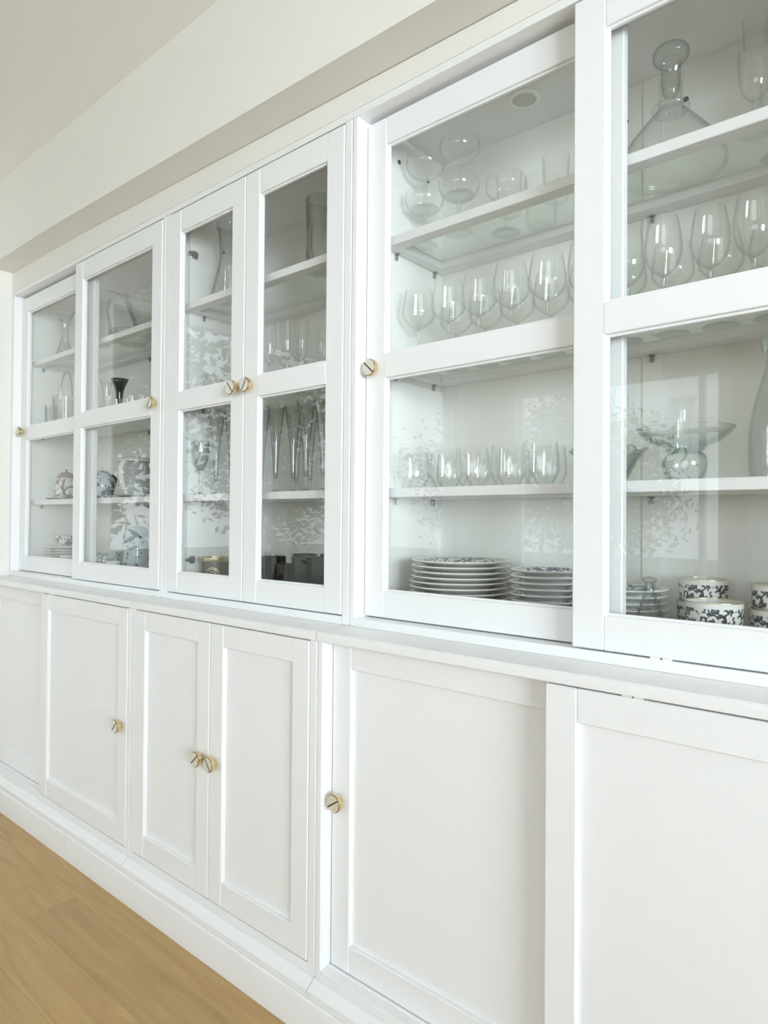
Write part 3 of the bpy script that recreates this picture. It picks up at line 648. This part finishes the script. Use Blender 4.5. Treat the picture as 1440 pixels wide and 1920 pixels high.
# ice pail with arched handle
r = root('ice_pail', (-.965, -.225, Z2), 'cut glass ice pail with an arched wire handle, far cabinet second shelf', 'pail')
put('body', cached('pail', lambda: lathe_me('body', shell([(0, 0), (.045, 0), (.048, .003), (.050, .06), (.054, .128)], .004), 24, lambda a, q, z: (q*(1+.025*math.sin(12*a)), z)), CRYSTAL, 15), (0, 0, 0), parent=r)
put('handle', cached('pailh', lambda: tube_me('handle', arc(0, .125, .056, .115, PI, 0, 18), .0026, 8), STEEL), (0, 0, 0), parent=r)
r = root('cream_jug', (-1.083, -.235, Z2), 'small cut glass cream jug beside the ice pail, far cabinet', 'jug')
put('body', cached('jug', lambda: lathe_me('body', shell([(0, 0), (.020, 0), (.022, .003), (.024, .05), (.027, .105)], .003), 18, lambda a, q, z: (q*(1+.18*max(0, z-.08)/.025*max(0, math.cos(a))**6), z)), CRYSTAL, 18), (0, 0, 0), parent=r, rz=PI)
put('handle', cached('jugh', lambda: tube_me('handle', arc(.024, .055, .018, .030, -PI/2, PI/2), .003, 8), CRYSTAL), (0, 0, 0), parent=r)
def teapot(name, loc, label, cat, prof, t, mat, lidprof, lidmat, knobr, knobmat, handle, hr, hmat, spout=None, sr=None, rz=0.0, n=36, flat=1.0, hang=40, bails=None):
    r = root(name, loc, label, cat, None, rz); k = label
    put('body', cached(k+'b', lambda: lathe_me('body', shell(prof, t), n), mat, hang), (0, 0, 0), parent=r)
    ld = put('lid', cached(k+'l', lambda: lathe_me('lid', lidprof, n), lidmat), (0, 0, 0), parent=r)
    z = lidprof[-1][1]
    put('lid_knob', cached(k+'k', lambda: lathe_me('lid_knob', smooth_prof([(0, z-.002), (knobr*.5, z-.001), (knobr*.5, z+knobr*.5), (knobr, z+knobr*1.0), (knobr*.95, z+knobr*1.5), (0, z+knobr*1.9)], 3), 18), knobmat), (0, 0, 0), parent=ld)
    if handle: put('handle', cached(k+'h', lambda: tube_me('handle', handle, hr, 10, flat), hmat), (0, 0, 0), parent=r)
    if spout: put('spout', cached(k+'s', lambda: tube_me('spout', spout, sr, 12), mat), (0, 0, 0), parent=r)
    return r
teapot('coffee_pot', (-.975, -.215, Z3+.0062), 'white ceramic pot with brown patches and a domed lid on a tray', 'pot',
       smooth_prof([(0, 0), (.038, 0), (.043, .004), (.044, .030), (.041, .062), (.036, .085)], 3), .003, BROWNPAT, smooth_prof([(.037, .085), (.036, .092), (.026, .105), (.010, .112), (0, .113)], 3), BROWNG, .006, BROWNG,
       arc(.042, .048, .026, .030, -PI/2, PI/2), .0045, BROWNG, [(-.036, 0, .035), (-.055, 0, .055), (-.064, 0, .078)], [.012, .008, .006], rz=-.6)
put('serving_tray', cached('tray', lambda: lathe_me('serving_tray', [(0, 0), (.074, 0), (.080, .005), (.083, .006), (.081, .007), (.073, .002), (0, .002)], 8), TRAYM, 20), (-.999, -.207, Z3), 'flat grey tin tray under the brown patched pot', 'tray')
for i in range(7): put('dessert_plate', plate_me(.078, .014, CHINA, 'dessert'), (-1.010+.001*(i % 3-1), -.200, Z0+i*.0118), '%s plain white plate of the far cabinet stack' % (PO[i] if i < 6 else 'top'), 'plate', 'stack of white plates in the far cabinet', rz=.3*i)
put('flowered_bowl', cached('fbowl', lambda: lathe_me('flowered_bowl', shell(smooth_prof([(0, 0), (.022, 0), (.026, .004), (.040, .026), (.046, .052)], 3), .0025), 36), FLORAL), (-.985, -.205, Z0+6*.0118+.0078), 'white bowl with grey flowers on top of the white plates', 'bowl')
def mug(loc, label, mat, s=1.0, rz=0.0, group='patterned cups on the far cabinet floor'):
    r = root('tea_cup', loc, label, 'cup', group, rz)
    put('body', cached('mug'+mat.name, lambda: lathe_me('body', shell(smooth_prof([(0, 0), (.022, 0), (.026, .004), (.034, .020), (.037, .045), (.040, .068)], 3), .0025), 32), mat), (0, 0, 0), parent=r)
    put('handle', cached('mugh'+mat.name, lambda: tube_me('handle', arc(.036, .036, .018, .018, -PI/2, PI/2), .0035, 8), mat), (0, 0, 0), parent=r)
    r.scale = (s, s, s)
mug((-.885, -.245, Z0), 'white teacup tucked behind the sliding door edge beside the white plates', CHINA, .8, PI)
mug((-.655, -.235, Z0), 'blue spotted teacup at the door edge, far cabinet floor', DOTM, 1.05, -.5)
mug((-.560, -.255, Z0), 'grey flowered teacup beside the spotted lidded pitcher', FLORAL, .92, -2.4)
mug((-.600, -.140, Z0), 'blue spotted teacup in the back row of the far cabinet floor', DOTM, 1.1, 2.4)
mug((-.480, -.262, Z0), 'small white teacup in front of the spotted lidded pitcher', CHINA, .7, -.6)
teapot('lidded_pitcher', (-.392, -.215, Z0), 'tall blue stoneware pitcher with dark spots and domed lid', 'pitcher',
       smooth_prof([(0, 0), (.042, 0), (.046, .004), (.050, .040), (.049, .090), (.043, .140), (.041, .152)], 3), .003, DOTM, smooth_prof([(.043, .152), (.042, .160), (.030, .174), (.012, .181), (0, .182)], 3), BLUECH, .008, BLUECH,
       arc(.047, .085, .036, .052, -PI/2, PI/2), .006, BLUECH, [(-.044, 0, .085), (-.062, 0, .115), (-.074, 0, .150)], [.014, .010, .007], rz=.15)
# teapots on the third shelf
teapot('tea_pot', (-.655, -.220, Z3), 'round teapot with blue leaf print near the sliding door edge', 'teapot',
       smooth_prof([(0, 0), (.030, 0), (.036, .004), (.052, .035), (.050, .070), (.032, .096)], 3), .003, BLUEPAT, smooth_prof([(.033, .096), (.030, .103), (.014, .112), (0, .114)], 3), BLUEPAT, .007, CHINA,
       arc(.048, .058, .030, .032, -PI/2, PI/2), .005, DARK, [(-.044, 0, .040), (-.066, 0, .062), (-.078, 0, .090)], [.014, .009, .006], rz=.3)
teapot('milk_pot', (-.575, -.120, Z3), 'plain grey pot with a white lid knob behind the teapots', 'pot',
       smooth_prof([(0, 0), (.036, 0), (.040, .004), (.044, .060), (.042, .125)], 3), .003, GREYCH, smooth_prof([(.043, .125), (.042, .131), (.020, .142), (0, .144)], 3), GREYCH, .008, CHINA,
       arc(.042, .072, .028, .036, -PI/2, PI/2), .005, GREYCH, rz=.2)
teapot('enamel_pot', (-.408, -.215, Z3), 'large grey enamel stewing pot with flat lid and strap handle', 'pot',
       [(0, 0), (.050, 0), (.068, .008), (.074, .022), (.0745, .027), (.046, .122), (.045, .132)], .0025, GREYCH, [(.0445, .1325), (.064, .1325), (.0655, .137), (.061, .141), (.040, .149), (.012, .1555), (0, .156)], CHINA, .012, CHINA,
       [(.052, 0, .125), (.072, 0, .128), (.086, 0, .110), (.084, 0, .070), (.068, 0, .036)], .0052, CHINA, rz=-1.15, flat=2.0, hang=25)
# top and second shelf of the far cabinet behind the front door
put('crystal_jug', cached('cj', lambda: lathe_me('crystal_jug', shell(smooth_prof([(0, 0), (.034, 0), (.038, .004), (.042, .050), (.036, .105), (.030, .140), (.040, .190)], 4), .004), 30, lambda a, q, z: (q*(1+.03*math.sin(9*a)), z)), CRYSTAL, 20), (-.668, -.225, Z1), 'tall cut crystal jug beside the sliding door edge, far top shelf', 'jug')
put('crystal_bowl', cached('cb', lambda: lathe_me('crystal_bowl', shell(smooth_prof([(0, 0), (.036, 0), (.042, .006), (.060, .050), (.082, .110), (.092, .135)], 4), .006), 44, lambda a, q, z: (q*(1+.03*math.sin(11*a)), z+.004*math.sin(11*a)*min(1, z/.1))), CRYSTAL, 20), (-.392, -.175, Z1), 'large cut crystal bowl with a scalloped rim, far top shelf', 'bowl')
put('glass_dish', cached('ovald', lambda: lathe_me('glass_dish', shell(smooth_prof([(0, 0), (.045, 0), (.052, .006), (.075, .030), (.090, .048)], 4), .005), 40, lambda a, q, z: (q*(1+.03*math.sin(14*a)), z)), CRYSTAL, 20), (-.560, -.150, Z1), 'low cut crystal dish between the crystal jug and bowl', 'dish')
put('dark_rim_vase', cached('drv', lambda: lathe_me('dark_rim_vase', shell(smooth_prof([(0, 0), (.020, 0), (.023, .004), (.018, .035), (.0125, .075), (.017, .125), (.034, .165)], 4), .003), 30), SMOKE), (-.590, -.185, Z2), 'smoky glass trumpet vase on the far cabinet second shelf', 'vase')
put('slim_vase', cached('sv', lambda: lathe_me('slim_vase', shell(smooth_prof([(0, 0), (.022, 0), (.024, .004), (.016, .040), (.013, .090), (.020, .150), (.026, .165)], 4), .003), 30), CRYSTAL), (-.675, -.195, Z2), 'slim clear vase behind the glass shakers, far cabinet second shelf', 'vase')
for x, y, lab in ((-.650, -.245, 'white glass shaker nearest the sliding door edge'), (-.560, -.245, 'white glass shaker between the smoky vase and small tumblers')):
    r = root('salt_shaker', (x, y, Z2), lab, 'shaker', 'white glass shakers')
    put('body', cached('shk', lambda: lathe_me('body', [(0, 0), (.017, 0), (.019, .004)] + [(.0165+.003*math.sin(k*1.9), .008+.007*k) for k in range(8)] + [(.012, .066), (0, .068)], 10), CHINA, 10), (0, 0, 0), parent=r)
    put('cap', cached('shc', lambda: lathe_me('cap', smooth_prof([(0, .066), (.012, .067), (.0125, .080), (.009, .088), (0, .090)], 3), 16), CHINA), (0, 0, 0), parent=r)
for i, (x, y) in enumerate([(-.500, -.245), (-.445, -.235), (-.385, -.245), (-.330, -.235)]):
    tumbler('juice', (x, y, Z2), '%s small clear shot glass from the white shakers, far second shelf' % ORD[i], 'shot glasses in the far cabinet', name='shot_glass', s=1.05)

# ------------------------------------------------------------------ the room behind the camera, seen mirrored in the panes
r = root('pendant_lamp', (.80, -2.37, 1.93), 'grey dome pendant lamp mirrored in the nearest glass door', 'lamp')
put('shade', cached('pls', lambda: lathe_me('shade', smooth_prof([(.115, 0), (.105, .045), (.075, .085), (.030, .105), (.012, .110)], 4) + smooth_prof([(.010, .107), (.028, .102), (.073, .082), (.103, .043), (.113, .0)], 4) + [(.115, 0)], 36), LAMPM), (0, 0, 0), parent=r)
put('cord', cached('plc', lambda: tube_me('cord', [(0, 0, .108), (0, 0, .35), (0, 0, RZ-1.93)], .003, 8), CORDM), (0, 0, 0), parent=r)
def curtain():
    vs, fs = [], []; n = 60
    for k in range(n+1):
        x = .69+.20*k/n; y = RY0+.06+.018*math.sin(k*.75)
        vs += [(x, y, .02), (x, y, 2.35), (x, y-.006, 2.35), (x, y-.006, .02)]
    for k in range(n):
        a = 4*k
        for i in range(4): fs.append((a+i, a+(i+1) % 4, a+4+(i+1) % 4, a+4+i))
    me = bpy.data.meshes.new('curtain'); me.from_pydata(vs, [], fs); return me
tag(link('curtain', curtain(), TANW, None), 'tan linen curtain beside the far window, mirrored in the nearest glass door', 'curtain')

# garden outside
struct(boxes('ground', [(-30, 30, -30, 12, -.6, -.45)], LAWN, None, 0))
def tree(loc, h, cr, label, nl=2600):
    r = root('garden_tree', loc, label, 'tree', 'garden trees')
    x0, y0, z0 = loc; rnd = random.Random(int(h*1000))
    pts = [(rnd.uniform(-.06, .06)*i, rnd.uniform(-.06, .06)*i, h*.62*i/6) for i in range(7)]
    put('trunk', (lambda m: (m.materials.append(BARK), shade(m), m)[2])(tube_me('trunk', pts, [.10-.012*i for i in range(7)], 9)), (0, 0, 0), parent=r)
    tips = []
    for k in range(9):
        b = Vector(pts[3+k % 4]); a = k*2.4; e = b+Vector((math.cos(a)*cr*.7, math.sin(a)*cr*.7, cr*(.35+.5*rnd.random())))
        mid = (b+e)/2+Vector((0, 0, -.1)); tips += [mid, e]
        m = tube_me('branch', [b, mid, e], [.035, .022, .008], 7); m.materials.append(BARK); shade(m); put('branch', m, (0, 0, 0), parent=r)
    vs, fs = [], []
    for k in range(nl):
        c = Vector(rnd.choice(tips)) + Vector((rnd.gauss(0, cr*.27), rnd.gauss(0, cr*.27), rnd.gauss(0, cr*.24)))
        u = Vector((rnd.gauss(0, 1), rnd.gauss(0, 1), rnd.gauss(0, 1))).normalized(); v = u.orthogonal().normalized(); s = rnd.uniform(.045, .085)
        b0 = len(vs); vs += [c-u*s, c+v*s*.45, c+u*s, c-v*s*.45]; fs.append((b0, b0+1, b0+2, b0+3))
    me = bpy.data.meshes.new('crown'); me.from_pydata(vs, [], fs); me.materials.append(LEAF); o = put('crown', me, (0, 0, 0), parent=r); o['kind'] = 'stuff'
tree((-4.3, -1.9, -.45), 5.0, 1.1, 'leafy tree close outside the side window, mirrored in the far doors', 9000)
tree((-5.7, -5.7, -.45), 4.8, 1.15, 'tall leafy tree farther from the side window, mirrored in the hinged doors', 6500)
tree((-5.0, -9.8, -.45), 4.2, 1.1, 'round leafy tree off the corner of the room, mirrored beside the plates', 6000)
tree((-1.9, -7.6, -.45), 3.9, 1.0, 'leafy tree outside the front window, mirrored beside the glass dish', 6500)
